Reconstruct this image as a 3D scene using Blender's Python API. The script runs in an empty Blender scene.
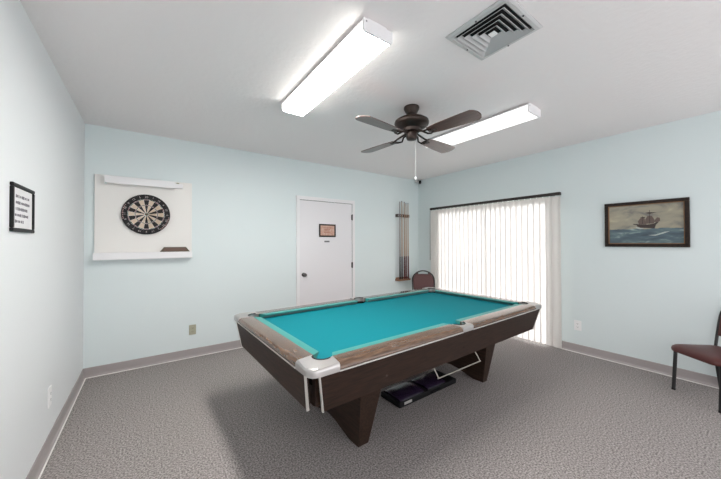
import bpy, bmesh, math, random
from mathutils import Vector, Matrix
random.seed(4)
PI = math.pi
C = bpy.context.scene.collection

# ---------------------------------------------------------------- dimensions (metres)
XL, XR, YB, YF, H = -0.546, 4.447, 4.188, -1.4, 2.66

# ---------------------------------------------------------------- helpers
def mat(name, col, rough=0.6, metal=0.0, spec=0.5, noise=None, bump=None, col2=None, coat=0.0):
    m = bpy.data.materials.new(name); m.use_nodes = True
    nt = m.node_tree; b = nt.nodes['Principled BSDF']
    b.inputs['Base Color'].default_value = (*col, 1)
    b.inputs['Roughness'].default_value = rough
    b.inputs['Metallic'].default_value = metal
    b.inputs['Specular IOR Level'].default_value = spec
    b.inputs['Coat Weight'].default_value = coat
    tc = nt.nodes.new('ShaderNodeTexCoord')
    if col2 is not None:
        sc, stretch = noise
        mp = nt.nodes.new('ShaderNodeMapping'); mp.inputs['Scale'].default_value = stretch
        n = nt.nodes.new('ShaderNodeTexNoise'); n.inputs['Scale'].default_value = sc
        n.inputs['Detail'].default_value = 5
        r = nt.nodes.new('ShaderNodeValToRGB')
        r.color_ramp.elements[0].position = 0.35; r.color_ramp.elements[1].position = 0.65
        r.color_ramp.elements[0].color = (*col, 1); r.color_ramp.elements[1].color = (*col2, 1)
        nt.links.new(tc.outputs['Object'], mp.inputs['Vector']); nt.links.new(mp.outputs[0], n.inputs['Vector'])
        nt.links.new(n.outputs['Fac'], r.inputs[0]); nt.links.new(r.outputs[0], b.inputs['Base Color'])
    if bump:
        sc, st, dist = bump
        n = nt.nodes.new('ShaderNodeTexNoise'); n.inputs['Scale'].default_value = sc; n.inputs['Detail'].default_value = 4
        bp = nt.nodes.new('ShaderNodeBump'); bp.inputs['Strength'].default_value = st; bp.inputs['Distance'].default_value = dist
        nt.links.new(tc.outputs['Object'], n.inputs['Vector']); nt.links.new(n.outputs['Fac'], bp.inputs['Height'])
        nt.links.new(bp.outputs[0], b.inputs['Normal'])
    return m

def emis(name, col, strength):
    m = mat(name, (0.9, 0.9, 0.9), 0.3)
    b = m.node_tree.nodes['Principled BSDF']
    b.inputs['Emission Color'].default_value = (*col, 1); b.inputs['Emission Strength'].default_value = strength
    return m

def obj(name, bm, m, parent=None, smooth=False, loc=None):
    bmesh.ops.recalc_face_normals(bm, faces=bm.faces)
    me = bpy.data.meshes.new(name); bm.to_mesh(me); bm.free()
    me.materials.append(m)
    if smooth:
        for p in me.polygons: p.use_smooth = True
        try: me.set_sharp_from_angle(angle=math.radians(40))
        except Exception: pass
    o = bpy.data.objects.new(name, me); C.objects.link(o)
    if parent: o.parent = parent
    if loc: o.location = loc
    return o

def tag(o, label=None, cat=None, group=None, kind=None):
    if label: o['label'] = label
    if cat: o['category'] = cat
    if group: o['group'] = group
    if kind: o['kind'] = kind
    return o

def thing(name, label, cat, loc=(0, 0, 0), rotz=0.0, group=None):
    o = bpy.data.objects.new(name, None); C.objects.link(o)
    o.empty_display_size = 0.1
    o.location = loc; o.rotation_euler = (0, 0, rotz)
    return tag(o, label, cat, group)

def struct(name, bm, m, parent=None, label=None):
    o = obj(name, bm, m, parent)
    if parent is None: tag(o, label, None, None, 'structure')
    return o

def box(bm, x0, x1, y0, y1, z0, z1, bev=0.0, seg=2):
    vs = [bm.verts.new((x, y, z)) for x in (x0, x1) for y in (y0, y1) for z in (z0, z1)]
    fs = [(0,1,3,2), (4,6,7,5), (0,4,5,1), (2,3,7,6), (0,2,6,4), (1,5,7,3)]
    faces = [bm.faces.new([vs[i] for i in f]) for f in fs]
    if bev > 0:
        es = list({e for f in faces for e in f.edges})
        bmesh.ops.bevel(bm, geom=es, offset=bev, segments=seg, affect='EDGES', profile=0.5)
    return bm

def B(*a, **k): return box(bmesh.new(), *a, **k)

def loops(bm, rings, closed=True, cap=True):
    """skin a list of vertex-coordinate rings"""
    R = [[bm.verts.new(p) for p in r] for r in rings]
    for a, b in zip(R[:-1], R[1:]):
        n = len(a)
        for i in range(n if closed else n-1):
            j = (i+1) % n
            bm.faces.new((a[i], a[j], b[j], b[i]))
    if cap:
        bm.faces.new(R[0][::-1]); bm.faces.new(R[-1])
    return bm

def prism(bm, pts, z0, z1):
    """plan outline extruded from z0 to z1"""
    return loops(bm, [[(x, y, z0) for x, y in pts], [(x, y, z1) for x, y in pts]])

def bevel_top(bm, z, off, seg=3):
    es = [e for e in bm.edges if all(abs(v.co.z - z) < 1e-5 for v in e.verts)]
    bmesh.ops.bevel(bm, geom=es, offset=off, segments=seg, affect='EDGES', profile=0.5)
    return bm

def lathe(bm, prof, center=(0, 0, 0), n=32, axis='z'):
    cx, cy, cz = center; rings = []
    for r, h in prof:
        ring = []
        for i in range(n):
            a = 2*PI*i/n
            u, v = r*math.cos(a), r*math.sin(a)
            if axis == 'z': ring.append((cx+u, cy+v, cz+h))
            elif axis == 'y': ring.append((cx+u, cy+h, cz+v))
            else: ring.append((cx+h, cy+u, cz+v))
        rings.append(ring)
    return loops(bm, rings)

def tube(bm, pts, r, n=10):
    pts = [Vector(p) for p in pts]
    rs = r if isinstance(r, (list, tuple)) else [r]*len(pts)
    rings = []; ref = None
    for i, p in enumerate(pts):
        d = (pts[min(i+1, len(pts)-1)] - pts[max(i-1, 0)]).normalized()
        if ref is None: ref = Vector((0, 0, 1)) if abs(d.z) < .9 else Vector((1, 0, 0))
        s = d.cross(ref).normalized(); t = d.cross(s).normalized(); ref = -t if t.dot(ref) < 0 else t
        s = d.cross(ref).normalized(); t = s.cross(d).normalized()
        rings.append([tuple(p + rs[i]*(math.cos(2*PI*k/n)*s + math.sin(2*PI*k/n)*t)) for k in range(n)])
    return loops(bm, rings)

def arc(cx, cy, r, a0, a1, n=10):
    return [(cx+r*math.cos(math.radians(a0+(a1-a0)*i/n)), cy+r*math.sin(math.radians(a0+(a1-a0)*i/n))) for i in range(n+1)]

def copy_tree(o, parent=None):
    c = o.copy(); C.objects.link(c)
    if parent: c.parent = parent
    for ch in list(o.children): copy_tree(ch, c)
    return c

def text_bm(s, size, depth=0.0006):
    cu = bpy.data.curves.new('lettering', 'FONT'); cu.body = s; cu.size = size
    cu.align_x = 'CENTER'; cu.align_y = 'CENTER'; cu.extrude = depth; cu.resolution_u = 2
    o = bpy.data.objects.new('lettering', cu); C.objects.link(o)
    dg = bpy.context.evaluated_depsgraph_get()
    me = bpy.data.meshes.new_from_object(o.evaluated_get(dg))
    bm = bmesh.new(); bm.from_mesh(me)
    bpy.data.objects.remove(o); bpy.data.meshes.remove(me); bpy.data.curves.remove(cu)
    return bm

def merge(bm, other, M):
    other.transform(M)
    me = bpy.data.meshes.new('tmp'); other.to_mesh(me); other.free()
    bm.from_mesh(me); bpy.data.meshes.remove(me)

# ---------------------------------------------------------------- materials
M = {}
M['wall'] = mat('pale aqua wall paint', (0.685, 0.757, 0.762), 0.55, bump=(140, 0.12, 0.002))
M['wall_left'] = mat('neutral left wall tone', (0.735, 0.755, 0.765), 0.55, bump=(140, 0.12, 0.002))  # left wall colour, more neutral than the aqua of the others
M['ceiling'] = mat('white textured ceiling', (0.83, 0.795, 0.79), 0.85, bump=(26, 0.55, 0.006))
M['carpet'] = mat('speckled grey carpet', (0.135, 0.121, 0.117), 0.95, spec=0.1, noise=(100, (1, 1, 1)), col2=(0.44, 0.40, 0.39), bump=(150, 0.3, 0.002))
M['base'] = mat('grey vinyl cove base', (0.36, 0.325, 0.32), 0.45)
M['white'] = mat('white gloss paint', (0.80, 0.79, 0.80), 0.35)
M['door'] = mat('white painted door', (0.76, 0.74, 0.76), 0.4, bump=(60, 0.03, 0.001))
M['board'] = mat('white painted board', (0.80, 0.78, 0.75), 0.5)
M['cabinet'] = mat('dark walnut laminate', (0.016, 0.008, 0.005), 0.5, spec=0.3, noise=(7, (1.2, 14, 14)), col2=(0.034, 0.016, 0.010))
M['endgrain'] = mat('walnut laminate side', (0.016, 0.008, 0.005), 0.5, spec=0.3, noise=(7, (14, 1.2, 14)), col2=(0.042, 0.022, 0.014))
M['rail'] = mat('brown laminate rail top', (0.065, 0.036, 0.022), 0.27, noise=(6, (1.5, 12, 12)), col2=(0.15, 0.086, 0.052), coat=0.6)
M['rail_y'] = mat('brown laminate rail top crosswise', (0.065, 0.036, 0.022), 0.27, noise=(6, (12, 1.5, 12)), col2=(0.15, 0.086, 0.052), coat=0.6)
M['cloth'] = mat('teal billiard cloth', (0.0, 0.185, 0.225), 0.85, spec=0.2, bump=(400, 0.15, 0.001))
M['cushion'] = mat('lit teal cushion cloth', (0.005, 0.22, 0.20), 0.8, spec=0.3)  # same cloth as the bed, its lit look put into a greener colour
M['cushion'].node_tree.nodes['Principled BSDF'].inputs['Sheen Weight'].default_value = 0.3
M['cast'] = mat('cast aluminium', (0.52, 0.50, 0.49), 0.36, metal=0.8, bump=(30, 0.08, 0.002))
M['silver'] = mat('brushed silver trim', (0.75, 0.73, 0.70), 0.35, metal=0.6)
M['chrome'] = mat('chrome', (0.8, 0.8, 0.8), 0.15, metal=1.0)
M['black'] = mat('black plastic', (0.006, 0.006, 0.007), 0.5, spec=0.25)
M['rubber'] = mat('black rubber', (0.006, 0.006, 0.007), 0.7)
M['purple'] = mat('dark purple vinyl', (0.018, 0.010, 0.026), 0.25)
M['bronze'] = mat('dark bronze metal', (0.028, 0.017, 0.013), 0.38, metal=0.5)
M['blade'] = mat('dark walnut fan blade', (0.050, 0.024, 0.018), 0.28, noise=(5, (1.5, 16, 10)), col2=(0.10, 0.055, 0.045), coat=0.2)
M['burgundy'] = mat('burgundy vinyl', (0.085, 0.022, 0.020), 0.42, bump=(90, 0.2, 0.002))
M['blackmetal'] = mat('black painted metal', (0.015, 0.015, 0.016), 0.4)
M['frame_wood'] = mat('dark brown frame wood', (0.010, 0.006, 0.004), 0.45, spec=0.25, noise=(10, (4, 4, 4)), col2=(0.024, 0.013, 0.008))
M['gold'] = mat('dull gold slip', (0.22, 0.11, 0.04), 0.4)
M['almond'] = mat('olive almond plastic', (0.40, 0.39, 0.29), 0.4)
M['plate'] = mat('white plastic plate', (0.85, 0.85, 0.85), 0.35)
M['slot'] = mat('dark slot', (0.03, 0.03, 0.03), 0.6)
M['paper'] = mat('white paper', (0.72, 0.71, 0.72), 0.6)
M['ink'] = mat('grey ink', (0.16, 0.15, 0.17), 0.7)
M['pinkpaper'] = mat('aged pink paper', (0.50, 0.27, 0.20), 0.6, noise=(30, (1, 1, 1)), col2=(0.58, 0.40, 0.33))
M['redink'] = mat('red brown ink', (0.36, 0.12, 0.08), 0.7)
M['shaft'] = mat('pale maple cue shaft', (0.38, 0.25, 0.17), 0.3)
M['shaftgrey'] = mat('grey cue shaft', (0.22, 0.20, 0.20), 0.3)
M['maroon'] = mat('maroon cue butt', (0.11, 0.030, 0.030), 0.25)
M['butt'] = mat('black cue butt', (0.02, 0.014, 0.014), 0.25)
M['shelfwood'] = mat('brown varnished wood', (0.20, 0.09, 0.045), 0.35, noise=(12, (3, 14, 14)), col2=(0.30, 0.15, 0.08))
M['galv'] = mat('grey painted diffuser', (0.52, 0.52, 0.52), 0.4, metal=0.15)
M['duct'] = mat('dark duct inside', (0.004, 0.004, 0.004), 0.9)
M['headrail'] = mat('dark brown head rail', (0.018, 0.013, 0.010), 0.4)
M['alu'] = mat('aluminium door frame', (0.55, 0.55, 0.54), 0.4, metal=0.6)
M['concrete'] = mat('patio concrete', (0.5, 0.48, 0.45), 0.9, noise=(8, (1, 1, 1)), col2=(0.58, 0.56, 0.53))
M['knob'] = mat('dark pewter', (0.10, 0.09, 0.09), 0.28, metal=0.8)
M['dull'] = mat('dull satin metal', (0.36, 0.34, 0.30), 0.4, metal=0.6)
M['lamp1'] = emis('lit lamp diffuser', (1.0, 0.97, 0.93), 42)
M['lamp1s'] = emis('lit lamp diffuser side', (1.0, 0.97, 0.90), 3.5)
M['lamp2s'] = emis('dim lamp diffuser side', (1.0, 0.98, 0.96), 0.6)
M['lamp2'] = emis('dim lamp diffuser', (1.0, 0.98, 0.96), 0.6)

# translucent vertical blind vanes
m = bpy.data.materials.new('off white translucent vane'); m.use_nodes = True
nt = m.node_tree; nt.nodes.remove(nt.nodes['Principled BSDF'])
d = nt.nodes.new('ShaderNodeBsdfDiffuse'); t = nt.nodes.new('ShaderNodeBsdfTranslucent'); mx = nt.nodes.new('ShaderNodeMixShader')
d.inputs['Color'].default_value = (0.86, 0.83, 0.78, 1); t.inputs['Color'].default_value = (0.88, 0.86, 0.88, 1)
mx.inputs[0].default_value = 0.45
nt.links.new(d.outputs[0], mx.inputs[1]); nt.links.new(t.outputs[0], mx.inputs[2])
nt.links.new(mx.outputs[0], nt.nodes['Material Output'].inputs['Surface'])
M['vane'] = m
# door glass: clear with a faint reflection
m = bpy.data.materials.new('clear door glass'); m.use_nodes = True
nt = m.node_tree; nt.nodes.remove(nt.nodes['Principled BSDF'])
tr = nt.nodes.new('ShaderNodeBsdfTransparent'); g = nt.nodes.new('ShaderNodeBsdfGlossy'); mx = nt.nodes.new('ShaderNodeMixShader')
tr.inputs['Color'].default_value = (0.93, 0.96, 0.95, 1); g.inputs['Roughness'].default_value = 0.02; mx.inputs[0].default_value = 0.06
nt.links.new(tr.outputs[0], mx.inputs[1]); nt.links.new(g.outputs[0], mx.inputs[2])
nt.links.new(mx.outputs[0], nt.nodes['Material Output'].inputs['Surface'])
M['glass'] = m

# dartboard face: 20 dark/light sectors with dark double and treble rings
m = mat('dartboard sisal', (0.5, 0.4, 0.3), 0.8); nt = m.node_tree; b = nt.nodes['Principled BSDF']
def mth(op, a, bb=None):
    n = nt.nodes.new('ShaderNodeMath'); n.operation = op
    for i, v in enumerate((a, bb)):
        if v is None: continue
        if isinstance(v, (int, float)): n.inputs[i].default_value = v
        else: nt.links.new(v, n.inputs[i])
    return n.outputs[0]
tc = nt.nodes.new('ShaderNodeTexCoord'); sp = nt.nodes.new('ShaderNodeSeparateXYZ'); nt.links.new(tc.outputs['Object'], sp.inputs[0])
ang = mth('ARCTAN2', sp.outputs['X'], sp.outputs['Z'])
sec = mth('MODULO', mth('FLOOR', mth('ADD', mth('DIVIDE', ang, PI/10), 20.5)), 2)       # 0 = dark (20 at the top)
rad = mth('SQRT', mth('ADD', mth('POWER', sp.outputs['X'], 2), mth('POWER', sp.outputs['Z'], 2)))
def ring(r0, r1): return mth('MULTIPLY', mth('GREATER_THAN', rad, r0), mth('LESS_THAN', rad, r1))
def mixc(f, a, c2):
    n = nt.nodes.new('ShaderNodeMix'); n.data_type = 'RGBA'
    if isinstance(f, (int, float)): n.inputs[0].default_value = f
    else: nt.links.new(f, n.inputs[0])
    for i, v in ((6, a), (7, c2)):
        if isinstance(v, tuple): n.inputs[i].default_value = (*v, 1)
        else: nt.links.new(v, n.inputs[i])
    return n.outputs[2]
basec = mixc(sec, (0.010, 0.008, 0.008), (0.52, 0.41, 0.31))
ringc = mixc(sec, (0.12, 0.02, 0.015), (0.03, 0.06, 0.03))
basec = mixc(mth('MAXIMUM', ring(0.099, 0.107), ring(0.162, 0.170)), basec, ringc)
basec = mixc(ring(0.0, 0.0159), basec, (0.03, 0.08, 0.04)); basec = mixc(ring(0.0, 0.00635), basec, (0.15, 0.02, 0.02))
basec = mixc(ring(0.170, 0.4), basec, (0.010, 0.009, 0.010))
nt.links.new(basec, b.inputs['Base Color'])
M['dart'] = m

# seascape canvas: cloudy warm sky above blue green waves (object space: y across, z up)
m = mat('painted seascape', (0.5, 0.5, 0.4), 0.45); nt = m.node_tree; b = nt.nodes['Principled BSDF']
tc = nt.nodes.new('ShaderNodeTexCoord'); sp = nt.nodes.new('ShaderNodeSeparateXYZ'); nt.links.new(tc.outputs['Object'], sp.inputs[0])
def noisef(sc, stretch, det=5):
    mp = nt.nodes.new('ShaderNodeMapping'); mp.inputs['Scale'].default_value = stretch
    n = nt.nodes.new('ShaderNodeTexNoise'); n.inputs['Scale'].default_value = sc; n.inputs['Detail'].default_value = det
    n.inputs['Distortion'].default_value = 0.6
    nt.links.new(tc.outputs['Object'], mp.inputs[0]); nt.links.new(mp.outputs[0], n.inputs['Vector'])
    return n.outputs['Fac']
def ramp(f, stops):
    r = nt.nodes.new('ShaderNodeValToRGB'); nt.links.new(f, r.inputs[0])
    e = r.color_ramp.elements
    while len(e) < len(stops): e.new(0.5)
    for k, (p_, c_) in enumerate(stops): e[k].position = p_; e[k].color = (*c_, 1)
    return r.outputs[0]
sky = ramp(noisef(6, (1, 1, 2.2)), [(0.3, (0.17, 0.165, 0.15)), (0.48, (0.30, 0.28, 0.215)), (0.62, (0.34, 0.31, 0.23)), (0.8, (0.50, 0.44, 0.30))])
sea = ramp(noisef(7, (1, 1, 3.2)), [(0.3, (0.045, 0.070, 0.092)), (0.5, (0.080, 0.125, 0.15)), (0.6, (0.115, 0.175, 0.185)), (0.72, (0.34, 0.42, 0.40))])
hor = mth('GREATER_THAN', mth('ADD', sp.outputs['Z'], mth('MULTIPLY', mth('SUBTRACT', noisef(14, (1, 1, 1)), 0.5), 0.03)), -0.052)
nt.links.new(mixc(hor, sea, sky), b.inputs['Base Color'])
M['sea'] = m
M['ship_dark'] = mat('dark brown paint', (0.035, 0.022, 0.020), 0.5)
M['ship_sail'] = mat('brown grey sail paint', (0.115, 0.080, 0.066), 0.5)
M['foam'] = mat('pale foam paint', (0.40, 0.45, 0.42), 0.5)

# ---------------------------------------------------------------- setting
T = 0.14
struct('floor', B(XL-T, XR+T, YF, YB+T, -0.12, 0), M['carpet'], label='grey speckled carpet floor of the games room')
struct('ceiling', B(XL-T, XR+T, YF, YB+T, H, H+0.12), M['ceiling'], label='white textured ceiling')
struct('wall_back', B(XL-T, XR+T, YB, YB+T, 0, H), M['wall'], label='pale aqua back wall with the dartboard and door')
struct('wall_left', B(XL-T, XL, YF, YB, 0, H), M['wall_left'], label='pale wall on the left')
bm = bmesh.new()
OY0, OY1, OZ = 1.76, 3.66, 2.03       # patio door opening
box(bm, XR, XR+T, YF, OY0, 0, H); box(bm, XR, XR+T, OY1, YB, 0, H); box(bm, XR, XR+T, OY0, OY1, OZ, H)
struct('wall_right', bm, M['wall'], label='pale aqua wall on the right with the patio door')

def baseboard(name, pts_fn, a, b_, label):
    prof = [(0, 0), (0.020, 0), (0.020, 0.004), (0.013, 0.009), (0.008, 0.018), (0.006, 0.03), (0.006, 0.098), (0.003, 0.102), (0, 0.102)]
    bm = bmesh.new(); loops(bm, [[pts_fn(a, d_, z) for d_, z in prof], [pts_fn(b_, d_, z) for d_, z in prof]])
    struct(name, bm, M['base'], label=label)
baseboard('baseboard_back', lambda s, d_, z: (s, YB-d_, z), XL, 1.806, 'grey vinyl baseboard left of the door')
baseboard('baseboard_back_right', lambda s, d_, z: (s, YB-d_, z), 2.87, XR, 'grey vinyl baseboard right of the door')
baseboard('baseboard_left', lambda s, d_, z: (XL+d_, s, z), YF, YB-0.02, 'grey vinyl baseboard along the left wall')
baseboard('baseboard_right', lambda s, d_, z: (XR-d_, s, z), YF, OY0-0.04, 'grey vinyl baseboard along the right wall')
# pale strips painting in the light caught on the baseboard toe
for nm, bx in (('toe_highlight_1', (XL+0.02, 1.806, YB-0.027, YB-0.020, 0, 0.007)), ('toe_highlight_2', (XL+0.020, XL+0.027, YF, YB-0.03, 0, 0.007)), ('toe_highlight_3', (XR-0.027, XR-0.020, YF, OY0-0.04, 0, 0.007))):
    struct(nm, B(*bx), M['board'], label='painted highlight along the toe of the baseboard')

# door_1 in the back wall
d1 = bpy.data.objects.new('door_1', None); C.objects.link(d1); d1.location = (2.34, YB, 0)
tag(d1, 'closed white flush door in the back wall', None, None, 'structure')
def rel(o, p): # keep world coordinates while parented
    o.parent = p; o.location = Vector(o.location) - Vector(p.location); return o
rel(obj('door_slab', B(1.866, 2.815, YB-0.012, YB-0.001, 0.008, 2.056, bev=0.002), M['door']), d1)
bm = bmesh.new()
box(bm, 1.806, 1.862, YB-0.024, YB, 0, 2.062, bev=0.004); box(bm, 2.820, 2.870, YB-0.024, YB, 0, 2.062, bev=0.004); box(bm, 1.806, 2.870, YB-0.024, YB, 2.062, 2.118, bev=0.004)
rel(obj('door_frame', bm, M['white']), d1)
bm = bmesh.new()
box(bm, 2.8155, 2.8195, YB-0.010, YB-0.0005, 0, 2.056); box(bm, 1.8625, 1.8655, YB-0.010, YB-0.0005, 0, 2.056); box(bm, 1.863, 2.819, YB-0.010, YB-0.0005, 2.0565, 2.0615)
rel(obj('door_gap', bm, M['slot']), d1)
for hz in (1.832, 1.024, 0.22):
    bm = B(2.800, 2.828, YB-0.019, YB-0.012, hz-0.045, hz+0.045, bev=0.002)
    lathe(bm, [(0.007, -0.05), (0.007, 0.05)], (2.817, YB-0.026, hz), 10)
    rel(obj('hinge', bm, M['bronze'], smooth=True), d1)
bm = lathe(bmesh.new(), [(0.031, 0), (0.031, -0.006), (0.013, -0.010), (0.012, -0.034), (0.024, -0.040), (0.029, -0.052), (0.026, -0.064), (0.012, -0.070)], (1.925, YB-0.012, 0.917), 20, 'y')
kn = rel(obj('door_knob', bm, M['knob'], smooth=True), d1)

# door_2: sliding glass patio door behind the blind
d2 = bpy.data.objects.new('door_2', None); C.objects.link(d2); d2.location = (XR+0.07, (OY0+OY1)/2, 0)
tag(d2, 'sliding glass patio door behind the vertical blind', None, None, 'structure')
bm = bmesh.new(); xa, xb = XR+0.045, XR+0.095; mid = (OY0+OY1)/2
box(bm, xa, xb, OY0, OY1, 0, 0.05); box(bm, xa, xb, OY0, OY1, OZ-0.05, OZ)
for y, ww in ((OY0, 0.04), (mid-0.012, 0.025), (OY1-0.04, 0.04)): box(bm, xa, xb, y, y+ww, 0.05, OZ-0.05)
rel(obj('door_frame', bm, M['alu']), d2)
for ya, yb_ in ((OY0+0.04, mid-0.012), (mid+0.013, OY1-0.04)):
    rel(obj('glass_pane', B(XR+0.067, XR+0.073, ya, yb_, 0.05, OZ-0.05), M['glass']), d2)

# patio outside
bm = B(XR+T, XR+7, -3, 9, -0.14, -0.02)
struct('floor_patio', bm, M['concrete'], label='pale concrete patio outside the glass door')

# ---------------------------------------------------------------- vertical blind
bl = thing('vertical_blind', 'closed white vertical blind with dark head rail over the patio door', 'blind', (4.37, 2.7, 0))
def part(name, bm, m, p, smooth=False):
    o = obj(name, bm, m, None, smooth); o.parent = p; o.matrix_parent_inverse = Matrix.Identity(4)
    l = Vector(p.location)
    R = Matrix.Rotation(-p.rotation_euler[2], 4, 'Z')
    return o, l
# (parts of the blind are built in the blind's own space)
ox, oy = 4.37, 2.7
obj('head_rail', B(4.345-ox, 4.395-ox, 1.612-oy, 3.800-oy, 2.018, 2.058, bev=0.006), M['headrail'], bl)
for y in (1.75, 2.7, 3.65): obj('bracket', B(4.385-ox, XR-ox, y-0.015-oy, y+0.015-oy, 2.045, 2.060), M['headrail'], bl)
NV = 27
y0v, y1v = 1.665, 3.745
def vane_bm(z0, z1):
    bm = bmesh.new(); n = 8; w = 0.098; rings = []
    for z in (z0, z1):
        outer, inner = [], []
        for i in range(n+1):
            s = -w/2 + w*i/n; sag = 0.010*(1-(2*s/w)**2)
            outer.append((sag, s, z)); inner.append((sag-0.0012, s, z))
        rings.append(outer + inner[::-1])
    return loops(bm, rings)
first = None
for i in range(NV):
    y = y0v + (y1v-y0v)*i/(NV-1)
    a = 0.20 + random.uniform(-0.05, 0.05)
    if first is None:
        v = obj('vane', vane_bm(0.022, 2.005), M['vane'], bl, smooth=True); first = v
        cl = obj('vane_clip', B(-0.006, 0.006, -0.006, 0.006, 2.000, 2.022), M['plate'], v)
    else:
        v = first.copy(); C.objects.link(v); v.parent = bl
        c2 = cl.copy(); C.objects.link(c2); c2.parent = v
    v.location = (0.0, y-oy, 0); v.rotation_euler = (0, 0, a)
wd = obj('wand', tube(bmesh.new(), [(4.352-ox, 3.795-oy, 2.02), (4.350-ox, 3.797-oy, 1.6), (4.350-ox, 3.797-oy, 1.07)], [0.004, 0.004, 0.006], 8), M['shaftgrey'], bl, smooth=True)
wd['label'] = 'grey tilt wand'

# ---------------------------------------------------------------- pool table
tx, ty, tr = 1.940, 2.072, 0.0225
pt = thing('pool_table', 'large pool table with teal cloth and brown wood rails in mid-room', 'pool table', (tx, ty, 0), tr)
Lh, Wh, TH = 1.318, 0.733, 0.774
BZ = 0.735
RW = 0.118; CW = 0.058
PC = 0.146; PR = 0.053     # corner pocket centre offset / radius
SPO, SPR = 0.098, 0.058    # side pocket centre offset / radius

# cloth bed with pocket cut-outs
def bed_outline(ex, ey):
    px, py = Lh-PC, Wh-PC; pts = []
    def corner(sx, sy):
        # intersections of the circle with the rectangle edges
        dy = math.sqrt(PR**2-(ex-px)**2); dx = math.sqrt(PR**2-(ey-py)**2)
        a0 = math.atan2(-dy, ex-px); a1 = math.atan2(ey-py, -dx)
        if a1 > 0: a1 -= 2*PI
        out = []
        for k in range(13):
            a = a0+(a1-a0)*k/12
            out.append((sx*(px+PR*math.cos(a)), sy*(py+PR*math.sin(a))))
        return out if sx*sy > 0 else out[::-1]
    def side(sy):
        cy = Wh-SPO; dx = math.sqrt(max(SPR**2-(ey-cy)**2, 1e-6))
        a0 = math.atan2(ey-cy, dx); a1 = math.atan2(ey-cy, -dx)
        if a1 > 0: a1 -= 2*PI
        if a0 > 0: a0 -= 0
        out = [(SPR*math.cos(a0+(a1-a0)*k/12), sy*(cy+SPR*math.sin(a0+(a1-a0)*k/12))) for k in range(13)]
        return out if sy > 0 else out[::-1]
    return corner(1, 1) + side(1) + corner(-1, 1) + corner(-1, -1) + side(-1) + corner(1, -1)
EX, EY = Lh-RW-0.003, Wh-RW-0.003
obj('bed_cloth', prism(bmesh.new(), bed_outline(EX, EY), 0.717, BZ), M['cloth'], pt)
sl = obj('slate', prism(bmesh.new(), bed_outline(EX+0.002, EY+0.002), 0.660, 0.7168), M['black'], pt)

# wooden rails: outer rounded edge, top; 2 per long side, 1 per end
def rail_profile():      # (distance from outer edge, z)
    return [(0.010, 0.7415), (0.001, 0.7430), (0.0, 0.747), (0.004, 0.757), (0.013, 0.768), (0.026, TH), (RW, TH), (RW, 0.7415)]
def rail(s0, s1, place, cut0, cut1, m):
    """s0..s1 along the side at the outer edge; cut = how far the inner edge is shortened"""
    pr = rail_profile()
    f = lambda d_: d_/RW
    bm = bmesh.new()
    loops(bm, [[place(s0+cut0*f(d_), d_, z) for d_, z in pr], [place(s1-cut1*f(d_), d_, z) for d_, z in pr]])
    return obj('rail', bm, m, pt, smooth=True)
def cushion(s0, s1, place, c0, c1):
    prc = [(RW, 0.7352), (RW, TH-0.002), (RW+0.012, TH-0.0005), (RW+CW-0.004, TH-0.003), (RW+CW, TH-0.007), (RW+CW-0.005, TH-0.012), (RW+CW-0.040, 0.7352)]
    bm = bmesh.new()
    g = lambda d_: (d_-RW)/CW
    loops(bm, [[place(s0+c0*g(d_), d_, z) for d_, z in prc], [place(s1-c1*g(d_), d_, z) for d_, z in prc]])
    return obj('cushion', bm, M['cushion'], pt, smooth=True)
CE = 0.172   # cap length along the rail
for sy in (-1, 1):
    pl = lambda s, d_, z, sy=sy: (s, sy*(Wh-d_), z)
    for a, b_, ca, cb in ((-Lh+CE, -0.066, 0.020, 0.0), (0.066, Lh-CE, 0.0, 0.020)):
        rail(a, b_, pl, ca, cb, M['rail'])
    cushion(-Lh+CE+0.022, -0.068, pl, 0.038, 0.012); cushion(0.068, Lh-CE-0.022, pl, 0.012, 0.038)
for sx in (-1, 1):
    pl = lambda s, d_, z, sx=sx: (sx*(Lh-d_), s, z)
    rail(-Wh+CE, Wh-CE, pl, 0.020, 0.020, M['rail_y'])
    cushion(-Wh+CE+0.022, Wh-CE-0.022, pl, 0.038, 0.038)

# cast corner and side caps, pocket liners, corner posts
def corner_cap(sx, sy):
    pts = [(CE, 0.0)] + [(x, y) for x, y in reversed(arc(0.055, 0.055, 0.055, 180, 270, 8))] + [(0.0, CE)]
    pts += [(0.112, CE+0.022)]
    arc_pts = arc(PC, PC, PR, 152, 298, 14)
    pts += arc_pts + [(CE+0.022, 0.112)]
    P = [(sx*(Lh-a), sy*(Wh-b_)) for a, b_ in pts]
    bm = prism(bmesh.new(), P, 0.735, TH+0.003)
    es = [e for e in bm.edges if all(abs(v.co.z-(TH+0.003)) < 1e-5 for v in e.verts)
          and all(min(Lh-abs(v.co.x), Wh-abs(v.co.y)) < 0.058 and math.hypot(abs(v.co.x)-(Lh-PC), abs(v.co.y)-(Wh-PC)) > PR+.01 for v in e.verts)
          and not all(abs(v.co.x)<Lh-CE+.001 or abs(v.co.y)<Wh-CE+.001 for v in e.verts)]
    bmesh.ops.bevel(bm, geom=es, offset=0.018, segments=4, affect='EDGES', profile=0.5)
    return obj('corner_cap', bm, M['cast'], pt, smooth=True)
def liner(cx, cy, r, z0, z1, arc_only=None):
    bm = bmesh.new(); n = 28
    lathe(bm, [(r, z1), (r, z0), (r*0.9, z0-0.004), (0.001, z0-0.004), (0.001, z0), (r*0.88, z0), (r-0.004, z0+0.004), (r-0.004, z1)], (cx, cy, 0), n)
    return obj('pocket_liner', bm, M['rubber'], pt, smooth=True)
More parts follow.
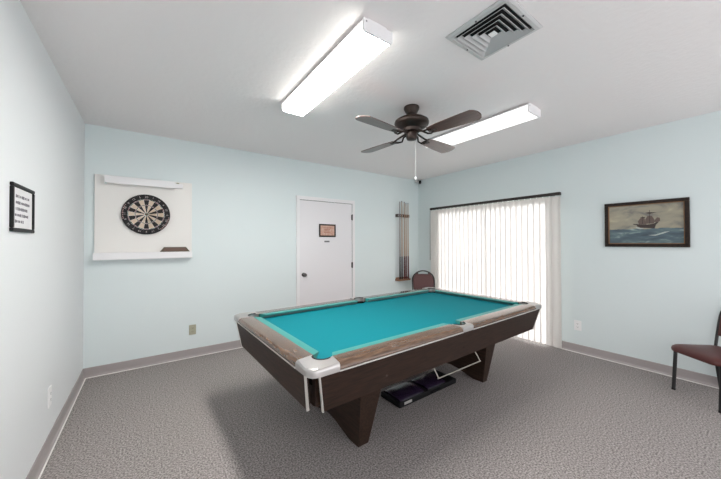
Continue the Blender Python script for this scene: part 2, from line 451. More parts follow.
def rim(cx, cy, r, a0, a1):     # raised rubber lip on the cap side of the pocket
    pts = [(cx+r*math.cos(math.radians(a0+(a1-a0)*k/14)), cy+r*math.sin(math.radians(a0+(a1-a0)*k/14)), TH+0.002) for k in range(15)]
    return obj('pocket_rim', tube(bmesh.new(), pts, 0.0050, 8), M['rubber'], pt, smooth=True)
for sx in (-1, 1):
    for sy in (-1, 1):
        c_ = corner_cap(sx, sy)
        cx, cy = sx*(Lh-PC), sy*(Wh-PC)
        liner(cx, cy, PR-0.0005, 0.60, 0.716)
        base_a = math.degrees(math.atan2(sy, sx))
        rim(cx, cy, PR, base_a-70, base_a+70)
        # recessed corner post seen in the gap between apron panels
        bm = bmesh.new()
        p0, p1 = 0.035, 0.105
        P = [(sx*(Lh-a), sy*(Wh-b_)) for a, b_ in ((p0+.03, p0+.03), (p1+.02, p0+.04), (p1, p1), (p0+.04, p1+.02))]
        prism(bm, P, 0.560, 0.7335)
        obj('corner_post', bm, M['cabinet'], pt)
for sy in (-1, 1):
    pts = [(-0.066, 0.0), (-0.066, 0.112)] + [(x, y) for x, y in arc(0, SPO, SPR, 165, 375, 16)][0:0]
    ring_ = arc(0, SPO, SPR, 180, 360, 16)     # arc facing the outer edge
    P = [(-0.066, 0.0), (-0.066, 0.100)] + ring_ + [(0.066, 0.100), (0.066, 0.0)]
    P = [(x, sy*(Wh-y)) for x, y in P]
    bm = prism(bmesh.new(), P, 0.735, TH+0.003)
    es = [e for e in bm.edges if all(abs(v.co.z-(TH+0.003)) < 1e-5 and abs(abs(v.co.y)-Wh) < 1e-4 for v in e.verts)]
    bmesh.ops.bevel(bm, geom=es, offset=0.016, segments=4, affect='EDGES', profile=0.5)
    obj('side_cap', bm, M['cast'], pt, smooth=True)
    liner(0, sy*(Wh-SPO), SPR-0.0005, 0.60, 0.716)
    rim(0, sy*(Wh-SPO), SPR, (90 if sy > 0 else 270)-80, (90 if sy > 0 else 270)+80)

# tapered apron panels with silver edge strips
ZT, ZB = 0.7335, 0.522
TVv, TVu = 0.062, 0.045        # inward lean of long sides / ends
GAP = 0.060                    # panel stops this far from the corner
def apron(sgn, long_):
    """outer face leans inwards towards the bottom"""
    hs, hd, lean, other, GAP = (Lh, Wh, TVv, TVu, 0.060) if long_ else (Wh, Lh, TVu, TVv, 0.084)
    P = (lambda s, d_, z: (s, sgn*d_, z)) if long_ else (lambda s, d_, z: (sgn*d_, s, z))
    st, sb = hs-GAP, hs-GAP-other*(1.1 if long_ else 0.7)
    bm = bmesh.new()
    loops(bm, [[P(-st, hd-0.010, ZT), P(st, hd-0.010, ZT), P(st, hd-0.032, ZT), P(-st, hd-0.032, ZT)],
               [P(-sb, hd-lean, ZB), P(sb, hd-lean, ZB), P(sb, hd-lean-0.022, ZB), P(-sb, hd-lean-0.022, ZB)]])
    o = obj('apron', bm, M['cabinet' if long_ else 'endgrain'], pt)
    for e in (-1, 1):
        bm = bmesh.new()
        w = 0.007
        loops(bm, [[P(e*st, hd-0.006, ZT), P(e*(st+w), hd-0.006, ZT), P(e*(st+w), hd-0.018, ZT), P(e*st, hd-0.018, ZT)],
                   [P(e*sb, hd-lean+0.004, ZB-0.004), P(e*(sb+w), hd-lean+0.004, ZB-0.004), P(e*(sb+w), hd-lean-0.012, ZB-0.004), P(e*sb, hd-lean-0.012, ZB-0.004)]])
        s_ = obj('edge_strip', bm, M['silver'], o); s_['label'] = 'silver strip on the panel end'
    # horizontal silver bead under the rail
    a_, b_ = -hs+CE-0.002, hs-CE+0.002
    bm = bmesh.new()
    if long_:
        box(bm, a_, -0.066, *sorted((sgn*(hd-0.012), sgn*(hd+0.001))), 0.7340, 0.7412); box(bm, 0.066, b_, *sorted((sgn*(hd-0.012), sgn*(hd+0.001))), 0.7340, 0.7412)
    else:
        box(bm, *sorted((sgn*(hd-0.012), sgn*(hd+0.001))), a_, b_, 0.7340, 0.7412)
    t_ = obj('trim_strip', bm, M['silver'], pt); t_['label'] = 'thin silver bead under the rail'
for s in (-1, 1): apron(s, True); apron(s, False)
# dark cabinet box behind the aprons
obj('cabinet_floor', B(-Lh+0.14, Lh-0.14, -Wh+0.14, Wh-0.14, 0.545, 0.575), M['cabinet'], pt)
bm = bmesh.new()
for s in (-1, 1):
    box(bm, -Lh+0.15, Lh-0.15, *sorted((s*(Wh-0.19), s*(Wh-0.17))), 0.575, 0.6595)
    box(bm, *sorted((s*(Lh-0.27), s*(Lh-0.25))), -Wh+0.25, Wh-0.25, 0.575, 0.66)
obj('cabinet_beam', bm, M['cabinet'], pt)

# slab pedestals with low arched foot
def pedestal(b0, b1, t0, t1):
    prof = [(-0.385, 0.0), (-0.27, 0.0), (-0.18, 0.024), (-0.09, 0.050), (0, 0.060), (0.09, 0.050), (0.18, 0.024), (0.27, 0.0), (0.385, 0.0),
            (0.40, 0.10), (0.435, 0.36), (0.455, 0.545), (-0.455, 0.545), (-0.435, 0.36), (-0.40, 0.10)]
    def x(z, lo, hi): return lo+(hi-lo)*(z/0.545)
    bm = bmesh.new()
    loops(bm, [[(x(z, b0, t0), v, z) for v, z in prof], [(x(z, b1, t1), v, z) for v, z in prof]])
    es = [e for e in bm.edges if all(abs(v.co.y) > 0.38 for v in e.verts)]
    return obj('pedestal_leg', bm, M['endgrain'], pt)
pedestal(-0.775, -0.688, -0.800, -0.575)
pedestal(0.775, 0.845, 0.745, 0.955)

# chrome bar hung under the near side
bar = obj('hanging_bar', tube(bmesh.new(), [(-0.265, -0.655, 0.426), (0.285, -0.655, 0.420)], 0.0052, 10), M['dull'], pt, smooth=True)
bar['label'] = 'thin metal bar hung under the near side'
for u in (-0.255, 0.275):
    obj('hook', tube(bmesh.new(), [(u, -0.655, 0.424), (u-0.008, -0.640, 0.46), (u-0.016, -0.61, 0.510), (u-0.018, -0.60, 0.547)], 0.0045, 8), M['dull'], bar, smooth=True)

# ---------------------------------------------------------------- long black case under the table
cs = thing('storage_case', 'long low black case with purple lids on carpet under pool table', 'case', (2.09, 1.975, 0), 0.012)
bm = B(-0.365, 0.41, -0.125, 0.125, 0.0, 0.048, bev=0.008)
obj('tray', bm, M['black'], cs)
for a, b_ in ((-0.345, -0.05), (0.0, 0.26)):
    pr_ = [(-0.115, 0.049), (-0.105, 0.065), (-0.07, 0.080), (0, 0.086), (0.07, 0.080), (0.105, 0.065), (0.115, 0.049)]
    bm = bmesh.new(); sl_ = [(a, 0.55), (a+0.03, 0.9), (a+0.07, 1), (b_-0.07, 1), (b_-0.03, 0.9), (b_, 0.55)]
    loops(bm, [[(x, y*(0.9+0.1*k), 0.049+(z-0.049)*k) for y, z in pr_] for x, k in sl_])
    obj('lid', bm, M['purple'], cs, smooth=True)
obj('label_plate', B(-0.312, -0.222, -0.1275, -0.1245, 0.018, 0.040), M['silver'], cs)['label'] = 'small silver plate'
obj('handle', tube(bmesh.new(), [(0.02, -0.124, 0.03), (0.03, -0.145, 0.03), (0.14, -0.145, 0.03), (0.15, -0.124, 0.03)], 0.006, 8), M['black'], cs, smooth=True)

# ---------------------------------------------------------------- dartboard cabinet and dartboard
bx_, bz_ = -0.016, 1.245
db = thing('dartboard_backboard', 'white painted backboard with ledge and light valance on back wall', 'backboard', (bx_, YB, bz_))
def L(x0, x1, y0, y1, z0, z1, **k): return B(x0-bx_, x1-bx_, y0-YB, y1-YB, z0-bz_, z1-bz_, **k)
obj('panel', L(-0.463, 0.433, YB-0.028, YB-0.0005, 1.245, 2.137, bev=0.003), M['board'], db)
obj('ledge', L(-0.466, 0.432, YB-0.100, YB, 1.226, 1.302, bev=0.003), M['white'], db)
obj('valance', L(-0.379, 0.252, YB-0.104, YB-0.084, 2.045, 2.122, bev=0.002), M['white'], db)
bm = bmesh.new()
for xx in (-0.377, 0.238): box(bm, xx-bx_, xx+0.012-bx_, -0.085, -0.0275, 2.047-bz_, 2.118-bz_)
box(bm, -0.377-bx_, 0.250-bx_, -0.085, -0.0275, 2.106-bz_, 2.119-bz_)
obj('valance_top', bm, M['white'], db)
obj('light_channel', L(0.2505, 0.335, YB-0.070, YB-0.0275, 2.055, 2.106, bev=0.004), M['white'], db)
obj('switch', L(0.270, 0.298, YB-0.060, YB-0.040, 2.106, 2.122, bev=0.003), M['almond'], db)

dc = (-0.018, YB-0.0285, 1.728)
dt = thing('dartboard', 'round black and cream dartboard hung on the white backboard', 'dartboard', dc)
bm = lathe(bmesh.new(), [(0.2255, 0), (0.2255, -0.030), (0.222, -0.034), (0.001, -0.034)], (0, 0, 0), 64, 'y')
obj('board_face', bm, M['dart'], dt)
wires = bmesh.new()
for r in (0.170, 0.162, 0.107, 0.099, 0.0159):
    pts = [(r*math.cos(2*PI*k/48), -0.0345, r*math.sin(2*PI*k/48)) for k in range(49)]
    tube(wires, pts, 0.0007, 5)
for k in range(20):
    a = PI/20+k*PI/10
    tube(wires, [(0.0159*math.sin(a), -0.0345, 0.0159*math.cos(a)), (0.170*math.sin(a), -0.0345, 0.170*math.cos(a))], 0.0007, 5)
obj('spider_wire', wires, M['chrome'], dt)
numat = mat('dull white number wire', (0.42, 0.38, 0.38), 0.5)
for k, s in enumerate([20, 1, 18, 4, 13, 6, 10, 15, 2, 17, 3, 19, 7, 16, 8, 11, 14, 9, 12, 5]):
    a = k*PI/10
    Mx = Matrix.Translation((0.196*math.sin(a), -0.0350, 0.196*math.cos(a))) @ Matrix.Rotation(a, 4, 'Y') @ Matrix.Rotation(PI/2, 4, 'X')
    nb = text_bm(str(s), 0.030); nb.transform(Mx); obj('number', nb, numat, dt)
# worn lettering arcs at left and right rim (illegible in the photo)
for sgn in (-1, 1):
    bm = bmesh.new()
    for k in range(9):
        a = sgn*(math.radians(62)+k*math.radians(5.2)) if sgn < 0 else math.radians(98)+k*math.radians(5.2)
        r0 = 0.2125; h = 0.004+0.003*((k*7) % 3)/2
        p = Vector((r0*math.sin(a), -0.0347, r0*math.cos(a)))
        bb = box(bmesh.new(), -0.0045, 0.0045, -0.0006, 0.0006, -h, h)
        merge(bm, bb, Matrix.Translation(p) @ Matrix.Rotation(a, 4, 'Y'))
    obj('rim_lettering', bm, mat('faded red rim print', (0.40, 0.26, 0.25), 0.6), dt)

dh = thing('dart_tray', 'small brown trapezoid wooden tray on ledge below dartboard', 'tray', (0.258, YB-0.062, 1.3025))
def trap(w0, w1, z0, z1, y0, y1):
    return loops(bmesh.new(), [[(-w0, y0, z0), (w0, y0, z0), (w1, y0, z1), (-w1, y0, z1)], [(-w0, y1, z0), (w0, y1, z0), (w1, y1, z1), (-w1, y1, z1)]])
obj('tray_body', trap(0.150, 0.110, 0.0, 0.054, -0.030, 0.030), mat('olive brown wood', (0.075, 0.050, 0.022), 0.4), dh)
obj('front_inlay', trap(0.118, 0.098, 0.010, 0.044, -0.0325, -0.0295), mat('red brown wood', (0.11, 0.055, 0.035), 0.4), dh)

# ---------------------------------------------------------------- framed certificate and plate on the door
fc = thing('framed_certificate', 'small dark framed pinkish certificate hung on white door', 'picture frame', (2.338, YB-0.0125, 1.5985))
def frame_bm(w, h, t, d_, back=0.0):
    bm = bmesh.new()
    for (x0, x1, z0, z1) in ((-w, w, h-t, h), (-w, w, -h, -h+t), (-w, -w+t, -h+t, h-t), (w-t, w, -h+t, h-t)):
        box(bm, x0, x1, -d_, -back, z0, z1, bev=min(0.004, t/4))
    return bm
obj('frame', frame_bm(0.151, 0.102, 0.022, 0.016), M['frame_wood'], fc)
obj('certificate', B(-0.130, 0.130, -0.006, -0.001, -0.081, 0.081), M['pinkpaper'], fc)
bm = bmesh.new()
for z, w in ((0.042, 0.07), (0.018, 0.055), (-0.006, 0.045), (-0.030, 0.06)):
    x = -w
    while x < w-0.01:
        l_ = random.uniform(0.01, 0.026); box(bm, x, min(x+l_, w), -0.0068, -0.0058, z-0.005, z+0.005); x += l_+0.006
obj('faded_lines', bm, M['redink'], fc)
tag(obj('name_plate', B(2.285, 2.378, YB-0.0155, YB-0.012, 1.411, 1.435, bev=0.001), mat('dark grey engraved plate', (0.16, 0.15, 0.15), 0.4)), 'tiny grey plate on white door below the framed certificate', 'plate')

# ---------------------------------------------------------------- framed notice on the left wall
fn = thing('framed_notice', 'black framed white notice with lines of text on left wall', 'picture frame', (XL, 2.312, 1.582), PI/2)
# local: x along wall (world +y), -y towards the room (world +x)
obj('frame', frame_bm(0.168, 0.121, 0.019, 0.014), M['black'], fn)
obj('notice_paper', B(-0.150, 0.150, -0.006, -0.001, -0.103, 0.103), M['paper'], fn)
bm = bmesh.new()
for z, x0, w in ((0.060, -0.105, 0.21), (0.028, -0.105, 0.21), (-0.004, -0.105, 0.18), (-0.036, -0.115, 0.20), (-0.068, -0.115, 0.12)):
    x = x0
    while x < x0+w-0.006:
        l_ = random.choice((0.008, 0.012, 0.006)); hh = random.choice((0.006, 0.008))
        box(bm, x, x+l_, -0.0067, -0.0058, z-hh, z+hh); x += l_+random.choice((0.004, 0.004, 0.010))
obj('printed_lines', bm, M['ink'], fn)

# ---------------------------------------------------------------- ship painting on the right wall
yc, zc = 0.8275, 1.600
sp_ = thing('ship_painting', 'dark framed painting of a sailing ship on right wall', 'painting', (XR, yc, zc))
def fr(bm, hw, hh, t, d0, d1, bev=0.003):
    for (a, b_, z0, z1) in ((-hw, hw, hh-t, hh), (-hw, hw, -hh, -hh+t), (-hw, -hw+t, -hh+t, hh-t), (hw-t, hw, -hh+t, hh-t)):
        box(bm, -d1, -d0, a, b_, z0, z1, bev=bev)
    return bm
obj('frame', fr(bmesh.new(), 0.341, 0.253, 0.034, 0.0, 0.030), M['frame_wood'], sp_)
obj('frame_slip', fr(bmesh.new(), 0.308, 0.220, 0.009, 0.0, 0.020, 0.001), M['gold'], sp_)
cv = obj('canvas', B(-0.010, -0.001, -0.300, 0.300, -0.212, 0.212), M['sea'], sp_)
def blob(pts, m, name, x=-0.0112):
    # painted shape: (picture u to the right, v up) ; world y decreases to the right
    bm = loops(bmesh.new(), [[(x, -u, v) for u, v in pts], [(x+0.0011, -u, v) for u, v in pts]])
    return obj(name, bm, m, cv)
hull = [(-0.055, -0.025), (-0.03, -0.040), (0.085, -0.052), (0.095, -0.012), (0.115, 0.012), (0.10, 0.018), (0.08, 0.0), (0.03, -0.008), (-0.03, -0.005), (-0.085, 0.006), (-0.09, -0.002), (-0.06, -0.010)]
blob(hull, M['ship_dark'], 'painted_hull')
for pts in ([(-0.04, -0.004), (-0.05, 0.03), (-0.025, 0.07), (0.005, 0.068), (0.012, 0.03), (0.02, -0.006)],
            [(0.014, 0.0), (0.012, 0.05), (0.03, 0.085), (0.065, 0.083), (0.085, 0.04), (0.08, 0.002)],
            [(0.080, 0.016), (0.09, 0.045), (0.105, 0.066), (0.125, 0.06), (0.128, 0.03), (0.11, 0.012)]):
    blob(pts, M['ship_sail'], 'painted_sail', -0.0118)
blob([(0.01, 0.122), (0.045, 0.126), (0.075, 0.122), (0.105, 0.120), (0.07, 0.112), (0.05, 0.108), (0.03, 0.112)], M['ship_dark'], 'painted_topsail', -0.0125)
for u0, v1 in ((-0.012, 0.088), (0.046, 0.150)):
    blob([(u0-0.002, 0.0), (u0+0.003, 0.0), (u0+0.002, v1), (u0-0.001, v1)], M['ship_dark'], 'painted_mast', -0.0124)
blob([(-0.03, 0.074), (0.004, 0.078), (0.014, 0.070), (-0.014, 0.066)], M['ship_dark'], 'painted_yard', -0.0125)
blob([(-0.07, -0.030), (-0.04, -0.040), (0.0, -0.052), (-0.03, -0.057), (-0.06, -0.046)], M['foam'], 'painted_foam', -0.0120)
blob([(0.03, -0.125), (0.09, -0.118), (0.16, -0.090), (0.20, -0.086), (0.15, -0.110), (0.09, -0.132)], M['foam'], 'painted_foam', -0.0116)

# ---------------------------------------------------------------- cue rack and cues
cr_ = thing('cue_rack', 'two-piece wooden cue rack on back wall beside door', 'cue rack', (3.98, YB, 0.68))
bm = B(-0.158, 0.158, -0.060, 0.0, 1.945-0.68-0.055, 1.945-0.68, bev=0.004)
obj('cue_clip_rail', bm, mat('dark clip rail wood', (0.055, 0.035, 0.028), 0.5), cr_)
for i in range(6):
    obj('clip', B(-0.140+0.052*i-0.006, -0.140+0.052*i+0.006, -0.066, -0.0595, 1.945-0.68-0.045, 1.945-0.68-0.012, bev=0.002), M['silver'], cr_)
bm = loops(bmesh.new(), [[(-0.170, 0, z), (0.170, 0, z), (0.170, -0.07, z), (0.140, -0.095, z), (-0.150, -0.095, z), (-0.170, -0.07, z)] for z in (0.0, 0.028)])
obj('butt_shelf', bm, M['shelfwood'], cr_)
obj('shelf_backing', B(-0.160, 0.160, -0.012, 0.0, 0.028, 0.060, bev=0.002), M['shelfwood'], cr_)
cues = [(3.868, 2.178, 'shaftgrey', 'butt', 'black-butted pool cue with a grey shaft, leftmost in the rack'),
        (3.920, 2.198, 'shaft', 'butt', 'pool cue in wall rack, tallest, second from the left'),
        (3.986, 2.185, 'shaft', 'maroon', 'pool cue with maroon butt in wall rack, middle of the five'),
        (4.030, 2.170, 'shaft', 'maroon', 'pool cue with maroon butt in wall rack, second from the right'),
        (4.084, 2.172, 'shaft', 'maroon', 'pool cue with maroon butt in wall rack, rightmost')]
for x, zt, sm, bmn, lb in cues:
    q = thing('pool_cue', lb, 'pool cue', (x, YB-0.074, 0.7085), 0, 'pool cues in the wall rack')
    Lc = zt-0.7085
    obj('butt', lathe(bmesh.new(), [(0.012, 0.0), (0.0155, 0.004), (0.0150, 0.10), (0.0128, 0.43)], (0, 0, 0), 14), M[bmn], q, smooth=True)
    obj('shaft', lathe(bmesh.new(), [(0.0127, 0.4305), (0.0110, 0.8), (0.0075, Lc-0.03), (0.0070, Lc-0.028)], (0, 0, 0), 14), M[sm], q, smooth=True)
    obj('ferrule', lathe(bmesh.new(), [(0.0070, Lc-0.0275), (0.0068, Lc-0.006), (0.0050, Lc)], (0, 0, 0), 12), M['ink'], q, smooth=True)

# ---------------------------------------------------------------- wall outlets
def outlet(name, label, loc, rot, m, w=0.0375, h=0.060, duplex=True):
    t_ = thing(name, label, 'outlet', loc, rot)
    obj('cover_plate', B(-w, w, -0.006, 0, -h, h, bev=0.002), m, t_)
    if duplex:
        for dz in (-0.021, 0.021):
            s_ = obj('socket', B(-0.017, 0.017, -0.0085, -0.0055, dz-0.014, dz+0.014, bev=0.001), m, t_)
            bm = bmesh.new()
            for dx in (-0.006, 0.006): box(bm, dx-0.0015, dx+0.0015, -0.0092, -0.0083, dz-0.002, dz+0.007)
            lathe(bm, [(0.0025, -0.0083), (0.0025, -0.0092)], (0, 0, dz-0.008), 8, 'y')
            obj('slots', bm, M['slot'], s_)
    return t_
outlet('wall_outlet', 'olive-beige wall outlet low on back wall below dartboard', (0.448, YB, 0.335), 0, M['almond'])
outlet('wall_outlet', 'white wall outlet low on right wall beside patio blind', (XR, 1.460, 0.342), -PI/2, M['plate'], 0.040, 0.062)
outlet('wall_outlet', 'white wall outlet low on the left wall near the corner', (XL, 2.892, 0.356), PI/2, M['plate'], 0.040, 0.066)

# ---------------------------------------------------------------- ceiling lamps
def lamp(label, loc, hw, ln, md, ms):
    t_ = thing('ceiling_light', label, 'ceiling light', loc, 0)
    # origin: ceiling, centre
    obj('housing', B(-hw+0.035, hw-0.035, -ln+0.005, ln-0.005, -0.034, -0.0005), M['white'], t_)
    prof = [(-hw, -0.030), (-hw+0.002, -0.076), (-hw+0.012, -0.088), (hw-0.012, -0.088), (hw-0.002, -0.076), (hw, -0.030)]
    bm = bmesh.new(); loops(bm, [[(x, -ln+0.008, z) for x, z in prof], [(x, ln-0.008, z) for x, z in prof]])
    df = obj('diffuser', bm, md, t_); df.data.materials.append(ms)
    for p in df.data.polygons:
        if p.normal.z > -0.95: p.material_index = 1
    pe = [(-hw-0.002, -0.016), (-hw-0.002, -0.080), (-hw+0.008, -0.091), (hw-0.008, -0.091), (hw+0.002, -0.080), (hw+0.002, -0.016)]
    for s in (-1, 1):
        bm = bmesh.new(); loops(bm, [[(x, s*(ln-0.0075), z) for x, z in pe], [(x, s*(ln+0.004), z) for x, z in pe]])
        e_ = obj('end_cap', bm, M['white'], t_)
        obj('screw', lathe(bmesh.new(), [(0.004, 0), (0.004, s*0.002)], (-hw+0.018, s*(ln+0.004), -0.032), 8, 'y'), M['slot'], e_)
    bm = bmesh.new()
    for s in (-1, 1): box(bm, *sorted((s*hw, s*(hw-0.036))), -ln+0.008, ln-0.008, -0.030, -0.020)
    obj('side_tray', bm, M['white'], t_)
lamp('brightly lit long ceiling light left of the ceiling fan', (1.062, 1.912, H), 0.104, 0.610, M['lamp1'], M['lamp1s'])
lamp('dim long ceiling light behind and right of the fan', (2.868, 1.870, H), 0.116, 0.610, M['lamp2'], M['lamp2s'])

# ---------------------------------------------------------------- air vent
vc = (1.668, 0.962); vh = 0.195
vt = thing('ceiling_vent', 'square grey louvred air vent in ceiling above camera side', 'vent', (vc[0], vc[1], H))
def sq_ring(bm, prof):
    """square ring swept from a (half-size, z) profile, open surface with thickness from the profile loop"""
    n = len(prof); V = []
    for cx, cy in ((-1, -1), (1, -1), (1, 1), (-1, 1)):
        V.append([bm.verts.new((cx*r, cy*r, z)) for r, z in prof])
    for k in range(4):
        a, b_ = V[k], V[(k+1) % 4]
        for i in range(n): j = (i+1) % n; bm.faces.new((a[i], a[j], b_[j], b_[i]))
    return bm
obj('outer_frame', sq_ring(bmesh.new(), [(vh, -0.001), (vh, -0.006), (vh-0.012, -0.014), (vh-0.030, -0.016), (vh-0.040, -0.006), (vh-0.040, -0.001)]), M['galv'], vt)
for k in range(4):
    r = vh-0.046-0.031*k
    obj('louvre', sq_ring(bmesh.new(), [(r, -0.0185), (r-0.002, -0.0200), (r-0.022, -0.0030), (r-0.020, -0.0015)]), M['galv'], vt)
obj('centre_plate', B(-0.020, 0.020, -0.020, 0.020, -0.018, -0.012, bev=0.002), M['plate'], vt)
obj('duct_backing', B(-vh+0.04, vh-0.04, -vh+0.04, vh-0.04, -0.0012, -0.0002), M['duct'], vt)
for x, y in ((-vh+0.02, 0), (vh-0.02, 0), (0, -vh+0.02), (0, vh-0.02)):
    obj('screw', lathe(bmesh.new(), [(0.005, -0.0145), (0.005, -0.0185), (0.002, -0.0195)], (x, y, 0), 10), M['slot'], vt)

# ---------------------------------------------------------------- ceiling fan
fx, fy = 1.984, 1.946
fan = thing('ceiling_fan', 'dark brown four-blade ceiling fan with pull chain between the lights', 'ceiling fan', (fx, fy, H), math.radians(6))
obj('canopy', lathe(bmesh.new(), [(0.070, 0), (0.072, -0.010), (0.070, -0.022), (0.050, -0.060), (0.036, -0.082), (0.018, -0.086)], (0, 0, 0), 32), M['bronze'], fan, smooth=True)
obj('downrod', lathe(bmesh.new(), [(0.012, -0.078), (0.012, -0.115)], (0, 0, 0), 16), M['bronze'], fan, smooth=True)
obj('motor_housing', lathe(bmesh.new(), [(0.02, -0.098), (0.060, -0.102), (0.128, -0.116), (0.155, -0.134), (0.160, -0.152), (0.152, -0.172), (0.122, -0.190), (0.080, -0.204), (0.074, -0.230), (0.05, -0.236)], (0, 0, 0), 40), M['bronze'], fan, smooth=True)
obj('switch_housing', lathe(bmesh.new(), [(0.035, -0.236), (0.050, -0.242), (0.052, -0.285), (0.044, -0.302), (0.015, -0.308)], (0, 0, 0), 28), M['bronze'], fan, smooth=True)
def blade_bm():
    out = [(0.195, -0.050), (0.30, -0.068), (0.50, -0.080), (0.612, -0.083), (0.638, -0.064), (0.652, -0.036), (0.657, -0.018), (0.659, 0.0), (0.657, 0.018), (0.652, 0.036), (0.638, 0.064), (0.612, 0.083), (0.50, 0.080), (0.30, 0.068), (0.195, 0.050)]
    bm = prism(bmesh.new(), out, -0.003, 0.003)
    bm.transform(Matrix.Translation((0, 0, -0.272)) @ Matrix.Rotation(math.radians(-9), 4, 'X'))
    return bm
def arm_bm():
    bm = bmesh.new()
    for s in (-1, 1):
        tube(bm, [(0.060, s*0.012, -0.236), (0.110, s*0.016, -0.250), (0.150, s*0.040, -0.276), (0.195, s*0.036, -0.281-s*0.006), (0.225, s*0.016, -0.280-s*0.003)], [0.009, 0.009, 0.008, 0.008, 0.007], 8)
    box(bm, 0.190, 0.262, -0.016, 0.016, -0.2815, -0.2755)
    return bm
arm0 = blade0 = None
for k in range(4):
    a = k*PI/2
    if blade0 is None:
        blade0 = obj('blade', blade_bm(), M['blade'], fan)
        arm0 = obj('blade_arm', arm_bm(), M['bronze'], blade0, smooth=True)
        b_ = blade0
    else:
        b_ = blade0.copy(); C.objects.link(b_); b_.parent = fan
        c_ = arm0.copy(); C.objects.link(c_); c_.parent = b_
    b_.rotation_euler = (0, 0, a)
ch = obj('pull_chain', tube(bmesh.new(), [(0.042, -0.008, -0.295), (0.046, -0.008, -0.31), (0.046, -0.008, -0.645)], 0.0018, 6), M['galv'], fan)
obj('chain_pull', lathe(bmesh.new(), [(0.002, -0.640), (0.009, -0.648), (0.010, -0.662), (0.003, -0.672)], (0.046, -0.008, 0), 12), M['plate'], ch, smooth=True)

# ---------------------------------------------------------------- small dark sensor in the far ceiling corner
se = thing('corner_sensor', 'small dark sensor mounted in the ceiling corner above cue rack', 'sensor', (4.385, 4.125, 2.615), PI/4)
obj('mount', B(-0.010, 0.010, -0.010, 0.070, -0.008, 0.044), M['galv'], se)
obj('sensor_body', B(-0.045, 0.045, -0.055, -0.010, -0.035, 0.020, bev=0.006), M['black'], se)
obj('lens', lathe(bmesh.new(), [(0.014, -0.055), (0.013, -0.061), (0.006, -0.064)], (0.015, 0, -0.008), 14, 'y'), M['chrome'], se, smooth=True)

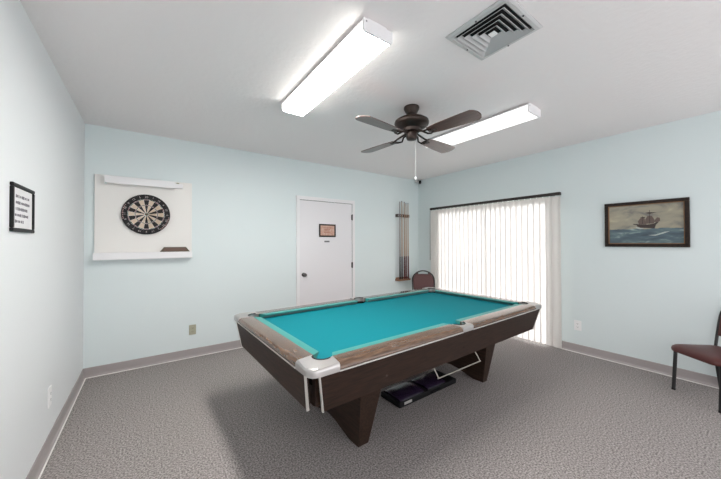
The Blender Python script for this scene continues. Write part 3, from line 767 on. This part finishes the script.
# ---------------------------------------------------------------- burgundy stacking chairs
def rrect(cx, cy, hx, hy, r, n=6):
    p = []
    for (sx, sy, a0) in ((1, 1, 0), (-1, 1, 90), (-1, -1, 180), (1, -1, 270)):
        p += arc(cx+sx*(hx-r), cy+sy*(hy-r), r, a0, a0+90, n)
    return p
def make_chair(label, loc, rot):
    """faces local -y; origin on the floor under the seat centre"""
    t_ = thing('stacking_chair', label, 'chair', loc, rot)
    sh = 0.43
    # padded seat, domed, waterfall front, wider in front
    def outline(k, dz):
        o_ = []
        for x, y in rrect(0, 0, 0.215*k, 0.215*k, 0.075*k):
            w = 1.0 + 0.06*(-y/0.215); sag = -0.018*max(0, (-y-0.12)/0.1)**2
            o_.append((x*w, y, sh+dz+sag))
        return o_
    bm = bmesh.new()
    loops(bm, [outline(0.93, -0.046), outline(0.985, -0.040), outline(1.0, -0.026), outline(0.985, -0.012), outline(0.93, -0.002), outline(0.80, 0.006), outline(0.5, 0.012), outline(0.2, 0.013)])
    obj('seat', bm, M['burgundy'], t_, smooth=True)
    fz = sh-0.060
    bm = bmesh.new()
    tube(bm, [(-0.185, -0.165, fz+0.005), (0.185, -0.165, fz+0.005)], 0.010, 8); tube(bm, [(-0.17, 0.175, fz+0.005), (0.17, 0.175, fz+0.005)], 0.010, 8)
    for s in (-1, 1): tube(bm, [(s*0.185, -0.175, fz+0.005), (s*0.178, 0.19, fz+0.005)], 0.010, 8)
    obj('seat_frame', bm, M['blackmetal'], t_, smooth=True)
    for s in (-1, 1):
        l_ = obj('leg', tube(bmesh.new(), [(s*0.188, -0.165, fz+0.012), (s*0.192, -0.172, 0.2), (s*0.195, -0.182, 0.012)], 0.014, 10), M['blackmetal'], t_, smooth=True)
        obj('foot_glide', lathe(bmesh.new(), [(0.015, 0.0), (0.015, 0.014), (0.012, 0.018)], (s*0.195, -0.182, 0), 12), M['rubber'], l_, smooth=True)
        l_ = obj('leg', tube(bmesh.new(), [(s*0.180, 0.170, fz+0.012), (s*0.186, 0.205, 0.2), (s*0.192, 0.238, 0.012)], 0.014, 10), M['blackmetal'], t_, smooth=True)
        obj('foot_glide', lathe(bmesh.new(), [(0.015, 0.0), (0.015, 0.014), (0.012, 0.018)], (s*0.192, 0.238, 0), 12), M['rubber'], l_, smooth=True)
    # dome back: frame tube, padded panel, carry slot at the top
    lean = lambda z: 0.190 + (z-0.40)*0.20
    fr_ = [(0.190, 0.380)] + [(0.196, 0.50), (0.200, 0.62)] + [(0.200*math.cos(a), 0.70+0.170*math.sin(a)) for a in [PI*k/16 for k in range(17)]] + [(-0.200, 0.62), (-0.196, 0.50), (-0.190, 0.380)]
    obj('back_frame', tube(bmesh.new(), [(x, lean(z), z) for x, z in fr_], 0.0115, 10), M['blackmetal'], t_, smooth=True)
    pan = [(0.182, 0.520), (0.189, 0.70)] + [(0.189*math.cos(a), 0.70+0.157*math.sin(a)) for a in [PI*k/14 for k in range(1, 4)]]
    # panel outline with a notch for the carry slot
    top = [(0.135, 0.815), (0.105, 0.822), (0.085, 0.812), (-0.085, 0.812), (-0.105, 0.822), (-0.135, 0.815)]
    left = [(-x, z) for x, z in reversed(pan)]
    oc = pan + top + left
    def pr2(k, dy):
        cx_, cz_ = 0, 0.68
        return [(cx_+(x-cx_)*k, lean(cz_+(z-cz_)*k)+dy, cz_+(z-cz_)*k) for x, z in oc]
    bm = bmesh.new(); loops(bm, [pr2(0.95, 0.016), pr2(1.0, 0.010), pr2(1.0, -0.010), pr2(0.95, -0.022), pr2(0.7, -0.027)])
    obj('backrest', bm, M['burgundy'], t_, smooth=True)
    # handle rim around the slot
    hr = [(-0.085, 0.812), (-0.088, 0.835), (-0.06, 0.853), (0, 0.862), (0.06, 0.853), (0.088, 0.835), (0.085, 0.812)]
    up = [(x, z) for x, z in [(0.200*math.cos(PI*k/16), 0.70+0.170*math.sin(PI*k/16)) for k in range(4, 13)]]
    bm = bmesh.new()
    for s in (-1, 1):
        P = [(s*0.088, 0.815), (s*0.092, 0.840), (s*0.120, 0.842), (s*0.150, 0.818), (s*0.135, 0.812)]
        loops(bm, [[(x, lean(z)+dy, z) for x, z in P] for dy in (-0.010, 0.010)])
    obj('handle_rim', bm, M['blackmetal'], t_)
    return t_
make_chair('burgundy stacking chair by right wall, cut off at the frame', (4.080, 0.300, 0), math.atan2(0.63, -0.775)+PI/2)
make_chair('burgundy stacking chair in far corner behind pool table', (4.02, 3.64, 0), math.radians(-42))

# ---------------------------------------------------------------- light
w = bpy.data.worlds.new('daylight'); bpy.context.scene.world = w; w.use_nodes = True
bg = w.node_tree.nodes['Background']; bg.inputs[0].default_value = (0.98, 0.98, 1.0, 1); bg.inputs[1].default_value = 1.25
sd = bpy.data.lights.new('sun', 'SUN'); sd.energy = 8.5; sd.angle = math.radians(25); sd.color = (1.0, 0.97, 0.95)
so = bpy.data.objects.new('sun', sd); C.objects.link(so)
so.rotation_euler = Vector((-1.0, -0.1, -0.33)).to_track_quat('-Z', 'Y').to_euler()
so.location = (9, 3, 5)

# ---------------------------------------------------------------- camera (fitted: f = 295.9 px for 721 px)
cam = bpy.data.cameras.new('camera'); cam.sensor_fit = 'HORIZONTAL'; cam.sensor_width = 36.0; cam.lens = 295.893/721*36.0
cam.clip_start = 0.02
co = bpy.data.objects.new('camera', cam); C.objects.link(co)
yaw, pitch, roll, hc = 0.62214, 0.011196, -0.0027106, 1.40066
cy_, sy_, cp, sp2 = math.cos(yaw), math.sin(yaw), math.cos(pitch), math.sin(pitch)
F = Vector((sy_*cp, cy_*cp, sp2)); R = Vector((cy_, -sy_, 0)); U = R.cross(F)
R2 = math.cos(roll)*R + math.sin(roll)*U; U2 = -math.sin(roll)*R + math.cos(roll)*U
mw = Matrix(((R2.x, U2.x, -F.x, 0), (R2.y, U2.y, -F.y, 0), (R2.z, U2.z, -F.z, hc), (0, 0, 0, 1)))
co.matrix_world = mw
sc = bpy.context.scene; sc.camera = co
sc.view_settings.view_transform = 'Standard'; sc.view_settings.look = 'None'
sc.view_settings.gamma = 1.0; sc.view_settings.exposure = 0.82; sc.view_settings.use_curve_mapping = False
sc.cycles.max_bounces = 12; sc.cycles.diffuse_bounces = 8; sc.cycles.transparent_max_bounces = 12
sc.cycles.use_denoising = True
